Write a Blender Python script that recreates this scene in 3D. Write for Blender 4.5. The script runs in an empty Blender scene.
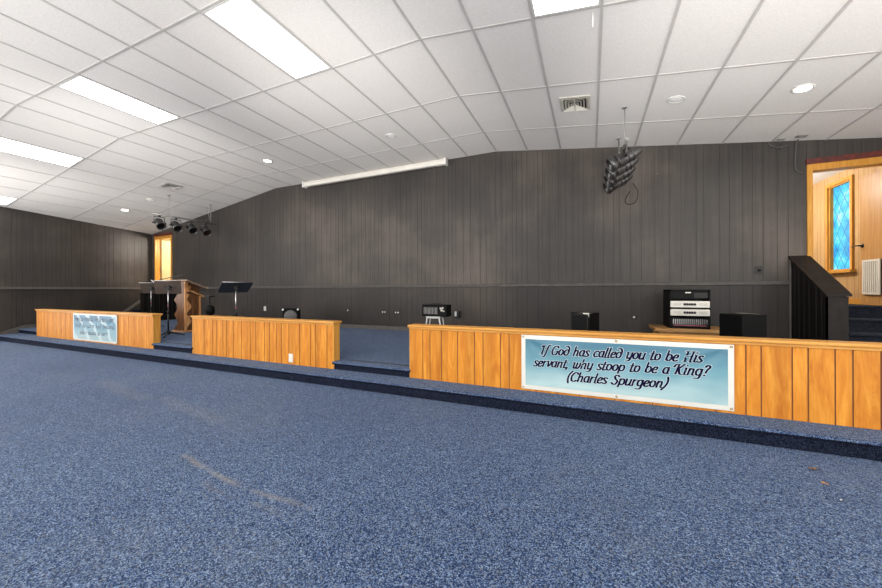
import bpy, bmesh, math, random
from math import sin, cos, pi, radians, atan, sqrt
from mathutils import Vector, Matrix
random.seed(7)
SC = bpy.context.scene
COL = SC.collection

# ------------------------------------------------------------------ helpers
class MB:
    """collects shapes and links them as ONE mesh object"""
    def __init__(self, origin=(0, 0, 0)):
        self.bm = bmesh.new(); self.o = Vector(origin)
    def face(self, pts, m=0):
        try:
            f = self.bm.faces.new([self.bm.verts.new(Vector(p)) for p in pts]); f.material_index = m; return f
        except ValueError:
            return None
    def box(self, x0, x1, y0, y1, z0, z1, m=0, top=None):
        v = [self.bm.verts.new((x, y, z)) for z in (z0, z1) for y in (y0, y1) for x in (x0, x1)]
        for k, q in enumerate(((0, 2, 3, 1), (4, 5, 7, 6), (0, 1, 5, 4), (2, 6, 7, 3), (0, 4, 6, 2), (1, 3, 7, 5))):
            f = self.bm.faces.new([v[i] for i in q]); f.material_index = top if (k == 1 and top is not None) else m
    def rbox(self, x0, x1, y0, y1, z0, z1, r=.01, m=0, seg=2):
        b = bmesh.new()
        v = [b.verts.new((x, y, z)) for z in (z0, z1) for y in (y0, y1) for x in (x0, x1)]
        for q in ((0, 2, 3, 1), (4, 5, 7, 6), (0, 1, 5, 4), (2, 6, 7, 3), (0, 4, 6, 2), (1, 3, 7, 5)):
            b.faces.new([v[i] for i in q])
        bmesh.ops.bevel(b, geom=b.edges[:], offset=r, segments=seg, affect='EDGES', profile=.5)
        self.merge(b, m)
    def merge(self, b, m=0, M=None):
        mp = {}
        for v in b.verts: mp[v] = self.bm.verts.new(M @ v.co if M else v.co)
        for f in b.faces:
            g = self.bm.faces.new([mp[v] for v in f.verts]); g.material_index = m; g.smooth = f.smooth
        b.free()
    def prism(self, poly, a0, a1, axis='z', m=0, top=None):
        """poly: 2D points; extruded along axis from a0 to a1. x: (y,z), y: (x,z), z: (x,y)"""
        def P(p, a): return {'x': (a, p[0], p[1]), 'y': (p[0], a, p[1]), 'z': (p[0], p[1], a)}[axis]
        lo = [self.bm.verts.new(P(p, a0)) for p in poly]; hi = [self.bm.verts.new(P(p, a1)) for p in poly]
        n = len(poly); fs = []
        f = self.bm.faces.new(lo); f.material_index = m; fs.append(f)
        f = self.bm.faces.new(hi); f.material_index = m if top is None else top; fs.append(f)
        for i in range(n):
            f = self.bm.faces.new((lo[i], lo[(i+1) % n], hi[(i+1) % n], hi[i])); f.material_index = m; fs.append(f)
        bmesh.ops.recalc_face_normals(self.bm, faces=fs)
    def tube(self, pts, r, n=10, m=0, caps=True, smooth=True):
        pts = [Vector(p) for p in pts]; rings = []
        R = r if isinstance(r, (list, tuple)) else [r]*len(pts)
        up = None
        for i, p in enumerate(pts):
            d = (pts[min(i+1, len(pts)-1)] - pts[max(i-1, 0)]).normalized()
            if up is None: up = Vector((0, 0, 1)) if abs(d.z) < .9 else Vector((1, 0, 0))
            a = d.cross(up)
            if a.length < 1e-4: a = d.cross(Vector((0, 1, 0)))
            a.normalize(); b = a.cross(d).normalized(); up = b
            rings.append([self.bm.verts.new(p + R[i]*(cos(t)*a + sin(t)*b)) for t in [2*pi*k/n for k in range(n)]])
        for A, B in zip(rings, rings[1:]):
            for k in range(n):
                f = self.bm.faces.new((A[k], A[(k+1) % n], B[(k+1) % n], B[k])); f.smooth = smooth; f.material_index = m
        if caps:
            for q in (rings[0][::-1], rings[-1]):
                f = self.bm.faces.new(q); f.material_index = m
    def lathe(self, prof, n=24, m=0, M=None, mats=None):
        """prof: (r,z) pairs about local z"""
        b = bmesh.new(); rings = []
        for r, z in prof:
            rings.append([b.verts.new((max(r, 1e-5)*cos(2*pi*k/n), max(r, 1e-5)*sin(2*pi*k/n), z)) for k in range(n)])
        for A, B in zip(rings, rings[1:]):
            for k in range(n):
                f = b.faces.new((A[k], A[(k+1) % n], B[(k+1) % n], B[k])); f.smooth = True
        bmesh.ops.recalc_face_normals(b, faces=b.faces[:])
        self.merge(b, m, M)
    def build(self, name, mats, parent=None, label=None):
        me = bpy.data.meshes.new(name)
        for v in self.bm.verts: v.co -= self.o
        self.bm.to_mesh(me); self.bm.free()
        for mm in (mats if isinstance(mats, (list, tuple)) else [mats]): me.materials.append(mm)
        ob = bpy.data.objects.new(name, me); COL.objects.link(ob)
        if parent is not None: ob.parent = parent
        else: ob.location = self.o
        if label: ob['label'] = label
        return ob

def thing(name, label, cat, loc=(0, 0, 0), rotz=0, group=None):
    o = bpy.data.objects.new(name, None); COL.objects.link(o)
    o.location = loc; o.rotation_euler = (0, 0, rotz); o.empty_display_size = .1
    o['label'] = label; o['category'] = cat
    if group: o['group'] = group
    return o
def tag(o, label, cat, group=None):
    o['label'] = label; o['category'] = cat
    if group: o['group'] = group
    return o
def struct(o, label=None):
    o['kind'] = 'structure'
    if label: o['label'] = label
    return o
def dup(root, label, loc=None, rotz=None):
    r = root.copy(); COL.objects.link(r); r['label'] = label
    if loc is not None: r.location = loc
    if rotz is not None: r.rotation_euler = (0, 0, rotz)
    for ch in list(root.children):
        c = ch.copy(); COL.objects.link(c); c.parent = r
        for g in list(ch.children):
            d = g.copy(); COL.objects.link(d); d.parent = c
    return r

# ------------------------------------------------------------------ materials
def new_mat(name):
    m = bpy.data.materials.new(name); m.use_nodes = True
    nt = m.node_tree; b = nt.nodes['Principled BSDF']
    return m, nt, b
def simple(name, col, rough=.6, metal=0, var=.08, scale=8, bump=0, spec=.5):
    m, nt, b = new_mat(name)
    tc = nt.nodes.new('ShaderNodeTexCoord'); nz = nt.nodes.new('ShaderNodeTexNoise')
    nz.inputs['Scale'].default_value = scale; nz.inputs['Detail'].default_value = 4
    nt.links.new(tc.outputs['Object'], nz.inputs['Vector'])
    cr = nt.nodes.new('ShaderNodeValToRGB')
    cr.color_ramp.elements[0].position = .3; cr.color_ramp.elements[1].position = .7
    cr.color_ramp.elements[0].color = (*[c*(1-var) for c in col], 1); cr.color_ramp.elements[1].color = (*[min(1, c*(1+var)) for c in col], 1)
    nt.links.new(nz.outputs['Fac'], cr.inputs['Fac']); nt.links.new(cr.outputs['Color'], b.inputs['Base Color'])
    b.inputs['Roughness'].default_value = rough; b.inputs['Metallic'].default_value = metal
    b.inputs['Specular IOR Level'].default_value = spec
    if bump:
        bp = nt.nodes.new('ShaderNodeBump'); bp.inputs['Strength'].default_value = bump; bp.inputs['Distance'].default_value = .01
        nt.links.new(nz.outputs['Fac'], bp.inputs['Height']); nt.links.new(bp.outputs['Normal'], b.inputs['Normal'])
    return m
def emit(name, col, s):
    m, nt, b = new_mat(name)
    b.inputs['Base Color'].default_value = (.8, .8, .8, 1)
    b.inputs['Emission Color'].default_value = (*col, 1); b.inputs['Emission Strength'].default_value = s
    return m
def N(nt, t, **kw):
    n = nt.nodes.new(t)
    for k, v in kw.items(): setattr(n, k, v)
    return n
def ramp(nt, src, stops):
    r = N(nt, 'ShaderNodeValToRGB'); e = r.color_ramp.elements
    while len(e) < len(stops): e.new(.5)
    for el, (p, c) in zip(e, stops): el.position = p; el.color = (*c, 1)
    nt.links.new(src, r.inputs['Fac']); return r.outputs['Color']
def mix(nt, fac, a, b, mode='MIX'):
    n = N(nt, 'ShaderNodeMix', data_type='RGBA', blend_type=mode)
    if isinstance(fac, (int, float)): n.inputs[0].default_value = fac
    else: nt.links.new(fac, n.inputs[0])
    for s, i in ((a, 6), (b, 7)):
        if isinstance(s, tuple): n.inputs[i].default_value = (*s, 1)
        else: nt.links.new(s, n.inputs[i])
    return n.outputs[2]
def coords(nt, scale=(1, 1, 1)):
    tc = N(nt, 'ShaderNodeTexCoord'); mp = N(nt, 'ShaderNodeMapping'); mp.inputs['Scale'].default_value = scale
    nt.links.new(tc.outputs['Object'], mp.inputs['Vector']); return mp.outputs['Vector']
def noise(nt, vec, scale, detail=4, rough=.55):
    n = N(nt, 'ShaderNodeTexNoise'); n.inputs['Scale'].default_value = scale; n.inputs['Detail'].default_value = detail
    n.inputs['Roughness'].default_value = rough
    nt.links.new(vec, n.inputs['Vector']); return n.outputs['Fac']

def voro(nt, vec, scale):
    n = N(nt, 'ShaderNodeTexVoronoi'); n.inputs['Scale'].default_value = scale
    nt.links.new(vec, n.inputs['Vector'])
    sp = N(nt, 'ShaderNodeSeparateColor'); nt.links.new(n.outputs['Color'], sp.inputs[0]); return sp.outputs[0]
def carpet(name, dark, mid, light, stains=False, sheen=.08, scl=1.0):
    m, nt, b = new_mat(name); L = nt.links
    v = coords(nt)
    a = voro(nt, v, 215*scl)
    c1 = ramp(nt, a, [(.0, dark), (.22, dark), (.5, mid), (.80, light), (1.0, tuple(min(1, x*1.5) for x in light))])
    c = voro(nt, coords(nt, (1, 1.3, 1)), 92*scl)
    c2 = ramp(nt, c, [(.0, (.62, .64, .70)), (.5, (1, 1, 1)), (1.0, (1.42, 1.34, 1.22))])
    col = mix(nt, 1.0, c1, c2, 'MULTIPLY')
    cl = noise(nt, coords(nt, (1, 1.6, 1)), 11, 3, .6)
    col = mix(nt, 1.0, col, ramp(nt, cl, [(.35, (.88, .89, .91)), (.65, (1.12, 1.1, 1.07))]), 'MULTIPLY')
    fl = voro(nt, coords(nt, (1.2, .9, 1)), 160*scl)
    col = mix(nt, ramp(nt, fl, [(.86, (0, 0, 0)), (.95, (.75, .75, .75))]), col, tuple(x*y for x, y in zip(light, (1.35, 1.05, .70))))
    worn = noise(nt, coords(nt), .8, 5, .6)
    col = mix(nt, ramp(nt, worn, [(.52, (0, 0, 0)), (.75, (.30, .30, .30))]), col, tuple(x*y for x, y in zip(light, (1.05, .85, .60))))
    wear = noise(nt, coords(nt), .55, 5, .6)
    col = mix(nt, 1.0, col, ramp(nt, wear, [(.35, (.86, .87, .9)), (.68, (1.12, 1.1, 1.06))]), 'MULTIPLY')
    if stains:
        # worn tan drag marks: distance to short line segments on the floor
        geo = N(nt, 'ShaderNodeNewGeometry'); wob = N(nt, 'ShaderNodeTexNoise'); wob.inputs['Scale'].default_value = 2.2
        L.new(geo.outputs['Position'], wob.inputs['Vector'])
        wsub = N(nt, 'ShaderNodeVectorMath', operation='SUBTRACT'); L.new(wob.outputs['Color'], wsub.inputs[0]); wsub.inputs[1].default_value = (.5, .5, .5)
        wsc = N(nt, 'ShaderNodeVectorMath', operation='SCALE'); L.new(wsub.outputs[0], wsc.inputs[0]); wsc.inputs['Scale'].default_value = .16
        pos = N(nt, 'ShaderNodeVectorMath', operation='ADD'); L.new(geo.outputs['Position'], pos.inputs[0]); L.new(wsc.outputs[0], pos.inputs[1])
        tot = None
        for (ax, ay), (bx, by), w, amt in stains:
            d = Vector((bx-ax, by-ay, 0)); ln = d.length; d.normalize()
            s = N(nt, 'ShaderNodeVectorMath', operation='SUBTRACT'); L.new(pos.outputs[0], s.inputs[0]); s.inputs[1].default_value = (ax, ay, 0)
            dt = N(nt, 'ShaderNodeVectorMath', operation='DOT_PRODUCT'); L.new(s.outputs[0], dt.inputs[0]); dt.inputs[1].default_value = d
            cl = N(nt, 'ShaderNodeClamp'); L.new(dt.outputs['Value'], cl.inputs['Value']); cl.inputs['Max'].default_value = ln
            sc = N(nt, 'ShaderNodeVectorMath', operation='SCALE'); sc.inputs[0].default_value = d; L.new(cl.outputs[0], sc.inputs['Scale'])
            ds = N(nt, 'ShaderNodeVectorMath', operation='DISTANCE'); L.new(s.outputs[0], ds.inputs[0]); L.new(sc.outputs[0], ds.inputs[1])
            mr = N(nt, 'ShaderNodeMapRange'); L.new(ds.outputs['Value'], mr.inputs['Value'])
            mr.inputs['From Min'].default_value = w; mr.inputs['From Max'].default_value = 0; mr.inputs['To Min'].default_value = 0; mr.inputs['To Max'].default_value = amt
            if tot is None: tot = mr.outputs[0]
            else:
                mx = N(nt, 'ShaderNodeMath', operation='MAXIMUM'); L.new(tot, mx.inputs[0]); L.new(mr.outputs[0], mx.inputs[1]); tot = mx.outputs[0]
        col = mix(nt, tot, col, (.20, .175, .14))
    L.new(col, b.inputs['Base Color'])
    b.inputs['Roughness'].default_value = .95; b.inputs['Specular IOR Level'].default_value = .1
    b.inputs['Sheen Weight'].default_value = sheen; b.inputs['Sheen Roughness'].default_value = .5
    b.inputs['Sheen Tint'].default_value = (.62, .75, .95, 1)
    bp = N(nt, 'ShaderNodeBump'); bp.inputs['Strength'].default_value = .25; bp.inputs['Distance'].default_value = .003
    L.new(a, bp.inputs['Height']); L.new(bp.outputs['Normal'], b.inputs['Normal'])
    return m

def wood(name, c0, c1, c2, grain=(9, 9, .55), rough=.38, scale=3.0, plank=0):
    m, nt, b = new_mat(name); L = nt.links
    v = coords(nt, grain)
    w = noise(nt, v, scale, 5, .62); w.node.inputs['Distortion'].default_value = 1.1
    col = ramp(nt, w, [(.3, c0), (.5, c1), (.7, c2)])
    f = noise(nt, coords(nt, (grain[0]*9, grain[1]*9, grain[2]*3)), scale, 3, .6)
    col = mix(nt, .35, col, ramp(nt, f, [(.35, (.8, .74, .66)), (.65, (1.12, 1.12, 1.12))]), 'MULTIPLY')
    if plank:
        g = noise(nt, coords(nt, (plank, .01, .12)), 1.0, 2, .4)
        col = mix(nt, 1.0, col, ramp(nt, g, [(.38, (.86, .82, .74)), (.62, (1.1, 1.1, 1.08))]), 'MULTIPLY')
    L.new(col, b.inputs['Base Color']); b.inputs['Roughness'].default_value = rough
    b.inputs['Specular IOR Level'].default_value = .18
    return m

def black_wall(name='charcoal_painted_panelling', k=1.0):
    m, nt, b = new_mat(name); L = nt.links
    v = coords(nt)
    big = noise(nt, v, .42, 5, .55)
    col = ramp(nt, big, [(.30, (.027, .0245, .0225)), (.5, (.048, .0418, .0375)), (.70, (.096, .079, .067))])
    st = noise(nt, coords(nt, (14, 14, .5)), 2.0, 4, .6)
    col = mix(nt, 1.0, col, ramp(nt, st, [(.35, (.88, .88, .88)), (.65, (1.12, 1.12, 1.12))]), 'MULTIPLY')
    if k != 1: col = mix(nt, 1.0, col, (k, k, k), 'MULTIPLY')
    sp = noise(nt, coords(nt, (1, 1, 1.6)), 9, 2, .5)
    col = mix(nt, ramp(nt, sp, [(.745, (0, 0, 0)), (.80, (.45, .45, .45))]), col, (.22, .21, .19))
    L.new(col, b.inputs['Base Color'])
    r = N(nt, 'ShaderNodeMapRange'); L.new(big, r.inputs['Value']); r.inputs['To Min'].default_value = .36; r.inputs['To Max'].default_value = .56
    L.new(r.outputs[0], b.inputs['Roughness']); b.inputs['Specular IOR Level'].default_value = .22
    bp = N(nt, 'ShaderNodeBump'); bp.inputs['Strength'].default_value = .25; bp.inputs['Distance'].default_value = .004
    L.new(noise(nt, coords(nt, (30, 30, 3)), 3, 3), bp.inputs['Height']); L.new(bp.outputs['Normal'], b.inputs['Normal'])
    return m

def tile_mat():
    m, nt, b = new_mat('ceiling_tile'); L = nt.links
    v = coords(nt)
    f = noise(nt, v, 60, 3, .6)
    col = ramp(nt, f, [(.35, (.655, .632, .610)), (.65, (.725, .702, .680))])
    g = noise(nt, coords(nt), .45, 3, .5)
    col = mix(nt, 1.0, col, ramp(nt, g, [(.35, (.96, .95, .94)), (.65, (1, 1, 1))]), 'MULTIPLY')
    L.new(col, b.inputs['Base Color']); b.inputs['Roughness'].default_value = .9; b.inputs['Specular IOR Level'].default_value = .15
    bp = N(nt, 'ShaderNodeBump'); bp.inputs['Strength'].default_value = .25; bp.inputs['Distance'].default_value = .003
    L.new(f, bp.inputs['Height']); L.new(bp.outputs['Normal'], b.inputs['Normal'])
    return m

def banner_mat(name, top, mid, low, fold=1.0, wz=.54, streak=False):
    m, nt, b = new_mat(name); L = nt.links
    tc = N(nt, 'ShaderNodeTexCoord'); sp = N(nt, 'ShaderNodeSeparateXYZ'); L.new(tc.outputs['Object'], sp.inputs[0])
    nz = noise(nt, coords(nt, (1.2, 1, 2.5)), 2.0, 2, .5)
    a = N(nt, 'ShaderNodeMapRange'); L.new(sp.outputs['Z'], a.inputs['Value']); a.inputs['From Max'].default_value = wz
    ad = N(nt, 'ShaderNodeMath', operation='MULTIPLY_ADD'); L.new(nz, ad.inputs[0]); ad.inputs[1].default_value = .5; ad.inputs[2].default_value = -.25
    s = N(nt, 'ShaderNodeMath', operation='ADD'); L.new(a.outputs[0], s.inputs[0]); L.new(ad.outputs[0], s.inputs[1])
    col = ramp(nt, s.outputs[0], [(.08, low), (.5, mid), (.9, top)])
    if streak:
        w = N(nt, 'ShaderNodeTexWave', wave_type='BANDS', bands_direction='DIAGONAL'); w.inputs['Scale'].default_value = 1.3; w.inputs['Distortion'].default_value = 7; w.inputs['Detail'].default_value = 2
        L.new(tc.outputs['Object'], w.inputs['Vector'])
        col = mix(nt, ramp(nt, w.outputs['Fac'], [(.72, (0, 0, 0)), (.95, (.5, .5, .5))]), col, (.5, .58, .6))
    L.new(col, b.inputs['Base Color']); b.inputs['Roughness'].default_value = .42
    return m

M = {}
M['carpet'] = carpet('blue_carpet', (.0025, .009, .036), (.017, .041, .113), (.090, .126, .198),
    stains=[((-2.86, 1.62), (-2.80, 1.52), .028, .4), ((-2.62, 1.50), (-1.95, 1.40), .03, .5), ((-1.95, 1.40), (-1.35, 1.35), .03, .4), ((-2.1, 1.33), (-1.5, 1.27), .03, .18), ((-4.2, 2.2), (-3.0, 2.0), .12, .14), ((-5.6, 2.3), (-4.4, 2.1), .15, .14)])
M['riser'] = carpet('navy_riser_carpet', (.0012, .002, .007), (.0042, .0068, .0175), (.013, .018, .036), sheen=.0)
M['dark_carpet'] = carpet('dark_stair_carpet', (.003, .004, .008), (.009, .0115, .020), (.022, .027, .04), sheen=.03)
M['wall'] = black_wall(); M['black_plate'] = simple('dark_wall_plate', (.03, .028, .026), .5, spec=.2); M['wainscot'] = black_wall('darker_lower_panelling', .62)  # wainscot: the wall panelling in a darker tone below the chair rail
M['groove'] = simple('dark_groove_joint', (.022, .020, .018), .8)  # own dark tone of the board grooves and joint strips
M['black_trim'] = simple('black_trim_paint', (.088, .080, .073), .5, var=.15, spec=.2)
M['half_wall'] = simple('black_stained_panel', (.005, .004, .0036), .55, var=.25, scale=5, spec=.15)
M['half_cap'] = simple('dark_cap_board', (.017, .0135, .012), .55, var=.3, scale=12, spec=.15)
M['tile'] = tile_mat()
M['grid'] = simple('ceiling_grid_metal', (.43, .412, .395), .5, var=.05)
M['white_metal'] = simple('white_enamel', (.58, .57, .545), .4, var=.04)
M['cream'] = simple('cream_housing', (.58, .555, .50), .4, var=.03)
M['lamp'] = emit('troffer_diffuser_glow', (1, .985, .96), 6.0)
M['can_lit'] = emit('downlight_glow', (1, .93, .80), 7.0)
M['can_off'] = simple('frosted_lamp_face', (.86, .86, .84), .35, var=.02)
M['vent_dark'] = simple('duct_dark', (.02, .018, .016), .8)
M['kw'] = wood('honey_pine_plywood', (.365, .115, .011), (.47, .178, .019), (.56, .25, .036), grain=(5, 5, .7), plank=9, rough=.5)
M['kw_groove'] = simple('brown_groove', (.17, .055, .014), .7)
M['cap'] = wood('honey_pine_trim', (.40, .165, .030), (.48, .225, .048), (.55, .29, .075), grain=(.7, 12, 12))
M['frame'] = wood('golden_oak_trim', (.36, .15, .022), (.46, .215, .038), (.52, .275, .062), grain=(9, 9, .6))
M['red'] = simple('red_brown_board', (.085, .011, .006), .5, var=.5, scale=22)
M['panel_wood'] = wood('light_oak_panelling', (.31, .185, .080), (.385, .245, .115), (.44, .295, .15), grain=(9, 9, .5), rough=.3)
M['panel_groove'] = simple('oak_groove', (.16, .075, .03), .7)
M['door_wood'] = wood('oak_door_veneer', (0.2808, 0.1404, 0.0442), (0.3536, 0.1872, 0.0650), (0.3952, 0.2288, 0.0936), grain=(12, 12, .5), rough=.35)
M['door_pale'] = wood('pale_maple_door', (.46, .33, .15), (.54, .40, .20), (.60, .46, .25), grain=(9, 9, .6))
M['pulpit'] = wood('walnut_stain', (.055, .022, .010), (.115, .050, .022), (.19, .090, .042), grain=(7, 7, .8), rough=.3)
M['pulpit_tan'] = wood('tan_carved_oak', (.27, .11, .035), (.46, .225, .090), (.58, .34, .16), grain=(6, 6, 1), rough=.35)
M['pulpit_top'] = wood('desk_top_walnut', (.12, .07, .045), (.21, .14, .095), (.30, .21, .15), grain=(1, 8, 8), rough=.3)
M['black'] = simple('black_plastic', (.005, .005, .005), .45, var=.2, spec=.3)
M['black_vinyl'] = simple('black_vinyl_covering', (.0035, .0035, .0035), .5, var=.3, scale=60, bump=.15, spec=.08)
M['grille'] = simple('speaker_grille', (.007, .007, .007), .5, var=.5, scale=220, spec=.08)
M['cone'] = simple('grey_cone_mesh', (.065, .062, .058), .5, var=.3, scale=160)
M['desk_black'] = simple('music_desk_black', (.018, .019, .021), .35, var=.2)
M['desk_reflect'] = simple('desk_reflection_brown', (.085, .065, .055), .35, var=.25, scale=40)  # black desks; their brownish reflection is put into the base colour
M['chrome'] = simple('chrome', (.62, .61, .60), .25, metal=1, var=.05)
M['steel'] = simple('brushed_steel', (.50, .50, .50), .35, metal=1, var=.1)
M['silver'] = simple('silver_faceplate', (.50, .48, .43), .4, metal=.25, var=.06)
M['pink'] = simple('pink_tape', (.30, .07, .10), .6)
M['par'] = simple('black_lamp_can', (.022, .021, .020), .28, var=.3, spec=.7)
M['par_inside'] = simple('lamp_can_mouth', (.003, .003, .003), .7, spec=.05)
M['par_lens'] = simple('dark_red_gel', (.016, .004, .0035), .2)
M['pipe'] = simple('grey_pipe', (.26, .25, .24), .4, metal=.6, var=.15)
M['dark_pipe'] = simple('dark_grey_strap', (.06, .058, .055), .5, metal=.3, var=.15)
M['plastic_white'] = simple('white_wall_plate', (.56, .54, .48), .4, var=.03)
M['bench'] = wood('pine_bench_board', (0.2392, 0.1144, 0.0364), (0.3224, 0.1716, 0.0624), (0.3848, 0.2340, 0.0988), grain=(1, 9, 9), rough=.5)
M['paper'] = simple('white_paper', (.5, .48, .44), .7, var=.03)
M['vinyl_white'] = simple('banner_white_hem', (.54, .525, .475), .45, var=.03)
M['banner'] = banner_mat('teal_banner_print', (.034, .125, .185), (.105, .245, .295), (.33, .45, .455))
M['banner2'] = banner_mat('pale_banner_print', (.02, .105, .19), (.10, .225, .285), (.27, .37, .385), streak=True)
M['ink'] = simple('navy_lettering', (.004, .003, .022), .8, var=.05, spec=.08)
M['ink_grey'] = simple('slate_lettering', (.022, .034, .065), .8, var=.1)
M['ink_white'] = simple('white_lettering_edge', (.42, .49, .52), .7, var=.02, spec=.1)
M['brass'] = simple('brass_eyelet', (.35, .22, .07), .35, metal=.8)
M['leaf'] = simple('dry_leaf_brown', (.11, .055, .028), .7, var=.5, scale=60)
M['room_white'] = simple('white_ceiling_paint', (.80, .80, .78), .9, var=.02)
M['beige'] = simple('beige_hall_paint', (.62, .58, .52), .8, var=.03)
M['louver'] = simple('ivory_louvre', (.52, .50, .44), .45, var=.03)
M['louver_dark'] = simple('louvre_gap', (.20, .19, .17), .7)

# blue art-glass
m, nt, b = new_mat('blue_art_glass'); L = nt.links
tc = N(nt, 'ShaderNodeTexCoord')
def rot_line(ang, sc):
    mp = N(nt, 'ShaderNodeMapping'); mp.inputs['Rotation'].default_value = (ang, 0, 0)
    L.new(tc.outputs['Object'], mp.inputs['Vector'])
    sx = N(nt, 'ShaderNodeSeparateXYZ'); L.new(mp.outputs[0], sx.inputs[0])
    mu = N(nt, 'ShaderNodeMath', operation='MULTIPLY'); L.new(sx.outputs['Y'], mu.inputs[0]); mu.inputs[1].default_value = sc
    fr = N(nt, 'ShaderNodeMath', operation='PINGPONG'); L.new(mu.outputs[0], fr.inputs[0]); fr.inputs[1].default_value = .5
    lt = N(nt, 'ShaderNodeMath', operation='LESS_THAN'); L.new(fr.outputs[0], lt.inputs[0]); lt.inputs[1].default_value = .035
    return lt.outputs[0]
l1, l2 = rot_line(radians(32), 6.2), rot_line(radians(-32), 6.2)
lead = N(nt, 'ShaderNodeMath', operation='MAXIMUM'); L.new(l1, lead.inputs[0]); L.new(l2, lead.inputs[1])
g = noise(nt, coords(nt, (1, 1, .8)), 3.2, 5, .65)
colr = ramp(nt, g, [(.30, (.0, .16, .55)), (.42, (.0, .42, .80)), (.54, (.04, .70, .90)), (.66, (.60, .92, .97))])
colr = mix(nt, lead.outputs[0], colr, (.0, .12, .36))
b.inputs['Base Color'].default_value = (.02, .05, .08, 1); L.new(colr, b.inputs['Emission Color']); b.inputs['Emission Strength'].default_value = .52
b.inputs['Roughness'].default_value = .2
M['glass'] = m

# ------------------------------------------------------------------ room constants
EYE = 1.147; D = 6.77
RX = -1.710; TILE = .6096; KX = RX - 10*TILE; ZR = 3.912
SL, SR = .150, .1284
TY = [5.834 + i*1.2192 for i in range(-6, 1)]          # cross-runners of the tile grid
def ceil_z(x):
    if x > RX: return ZR - SR*(x-RX)
    if x < KX: return ZR - SL*(KX-x)
    return ZR
def grid_x(k):
    if k >= 0: return RX + k*TILE*cos(atan(SR))
    if k >= -10: return RX + k*TILE
    return KX - (-10-k)*TILE*cos(atan(SL))
def wall_x(y): return -13.56 + (D-y)*.22
YB = -.5                                            # the hall goes on behind the camera; built up to here
TREAD, STG = .127, .227
XR = 4.05

# ------------------------------------------------------------------ floor, stage
b = MB(); b.box(-13.6, XR, YB, 3.3, -.1, 0)
struct(b.build('floor', M['carpet']))
def y_poly(y0, y1, x1=XR, x0=None):
    return [(wall_x(y0) if x0 is None else x0, y0), (x1, y0), (x1, y1), (wall_x(y1) if x0 is None else x0, y1)]
def carpet_step(b, poly, z0, z1, nose):
    """a carpeted block: top surface in blue, faces in riser carpet, rounded nosing along its front"""
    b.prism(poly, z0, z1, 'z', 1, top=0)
    (xa, y0), (xb, _) = poly[0], poly[1]
    n = 8; r = .018
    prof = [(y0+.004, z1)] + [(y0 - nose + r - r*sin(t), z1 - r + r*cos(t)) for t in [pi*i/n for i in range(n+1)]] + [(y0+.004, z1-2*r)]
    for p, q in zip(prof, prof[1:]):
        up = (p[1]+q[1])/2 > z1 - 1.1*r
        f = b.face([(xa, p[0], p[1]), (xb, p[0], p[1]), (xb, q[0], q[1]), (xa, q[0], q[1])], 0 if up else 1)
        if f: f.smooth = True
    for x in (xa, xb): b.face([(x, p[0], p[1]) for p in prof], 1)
st = MB()
carpet_step(st, y_poly(3.245, 3.64), 0.0, TREAD, .022)
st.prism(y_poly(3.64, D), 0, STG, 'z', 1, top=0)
for x0, x1, yf in ((None, -11.554, 3.62), (-7.03, -5.925, 3.525), (-3.05, -1.92, 3.525)):
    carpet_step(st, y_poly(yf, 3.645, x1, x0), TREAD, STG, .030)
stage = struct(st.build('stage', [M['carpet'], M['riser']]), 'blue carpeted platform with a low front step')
b = MB()
for x0, x1 in ((-6.91, -5.93), (-2.93, -1.925)): b.box(x0, x1, 3.652, 3.668, STG, STG+.006)
struct(b.build('trim_3', M['groove']), 'dark joint strip behind the step nosing')

# ------------------------------------------------------------------ ceiling and grid
b = MB()
prof = [(-13.9, ceil_z(-13.9)), (KX, ZR), (RX, ZR), (XR+.05, ceil_z(XR+.05))]
b.prism(prof + [(x, z+.06) for x, z in prof[::-1]], YB, D+.1, 'y')
struct(b.build('ceiling', M['tile']))
b = MB(); hw, th = .0125, .006
def seg(xa, xb): # cross bar following the slopes
    xs = sorted({xa, xb, *[x for x in (KX, RX) if xa < x < xb]}); return list(zip(xs, xs[1:]))
for y in TY:
    for xa, xb in seg(wall_x(y), XR):
        b.prism([(xa, ceil_z(xa)-th), (xb, ceil_z(xb)-th), (xb, ceil_z(xb)+.004), (xa, ceil_z(xa)+.004)], y-hw, y+hw, 'y')
for k in range(-19, 10):
    x = grid_x(k); z = ceil_z(x)
    y1 = D if x > -13.55 else 6.5
    b.box(x-hw, x+hw, YB, y1, z-th-.0008, z+.004)
for ya, yb in ((YB, D),):
    b.box(-13.55, XR, D-.02, D, 0, 0)
struct(b.build('trim_1', M['grid']), 'grey metal grid between the ceiling tiles')

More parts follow.
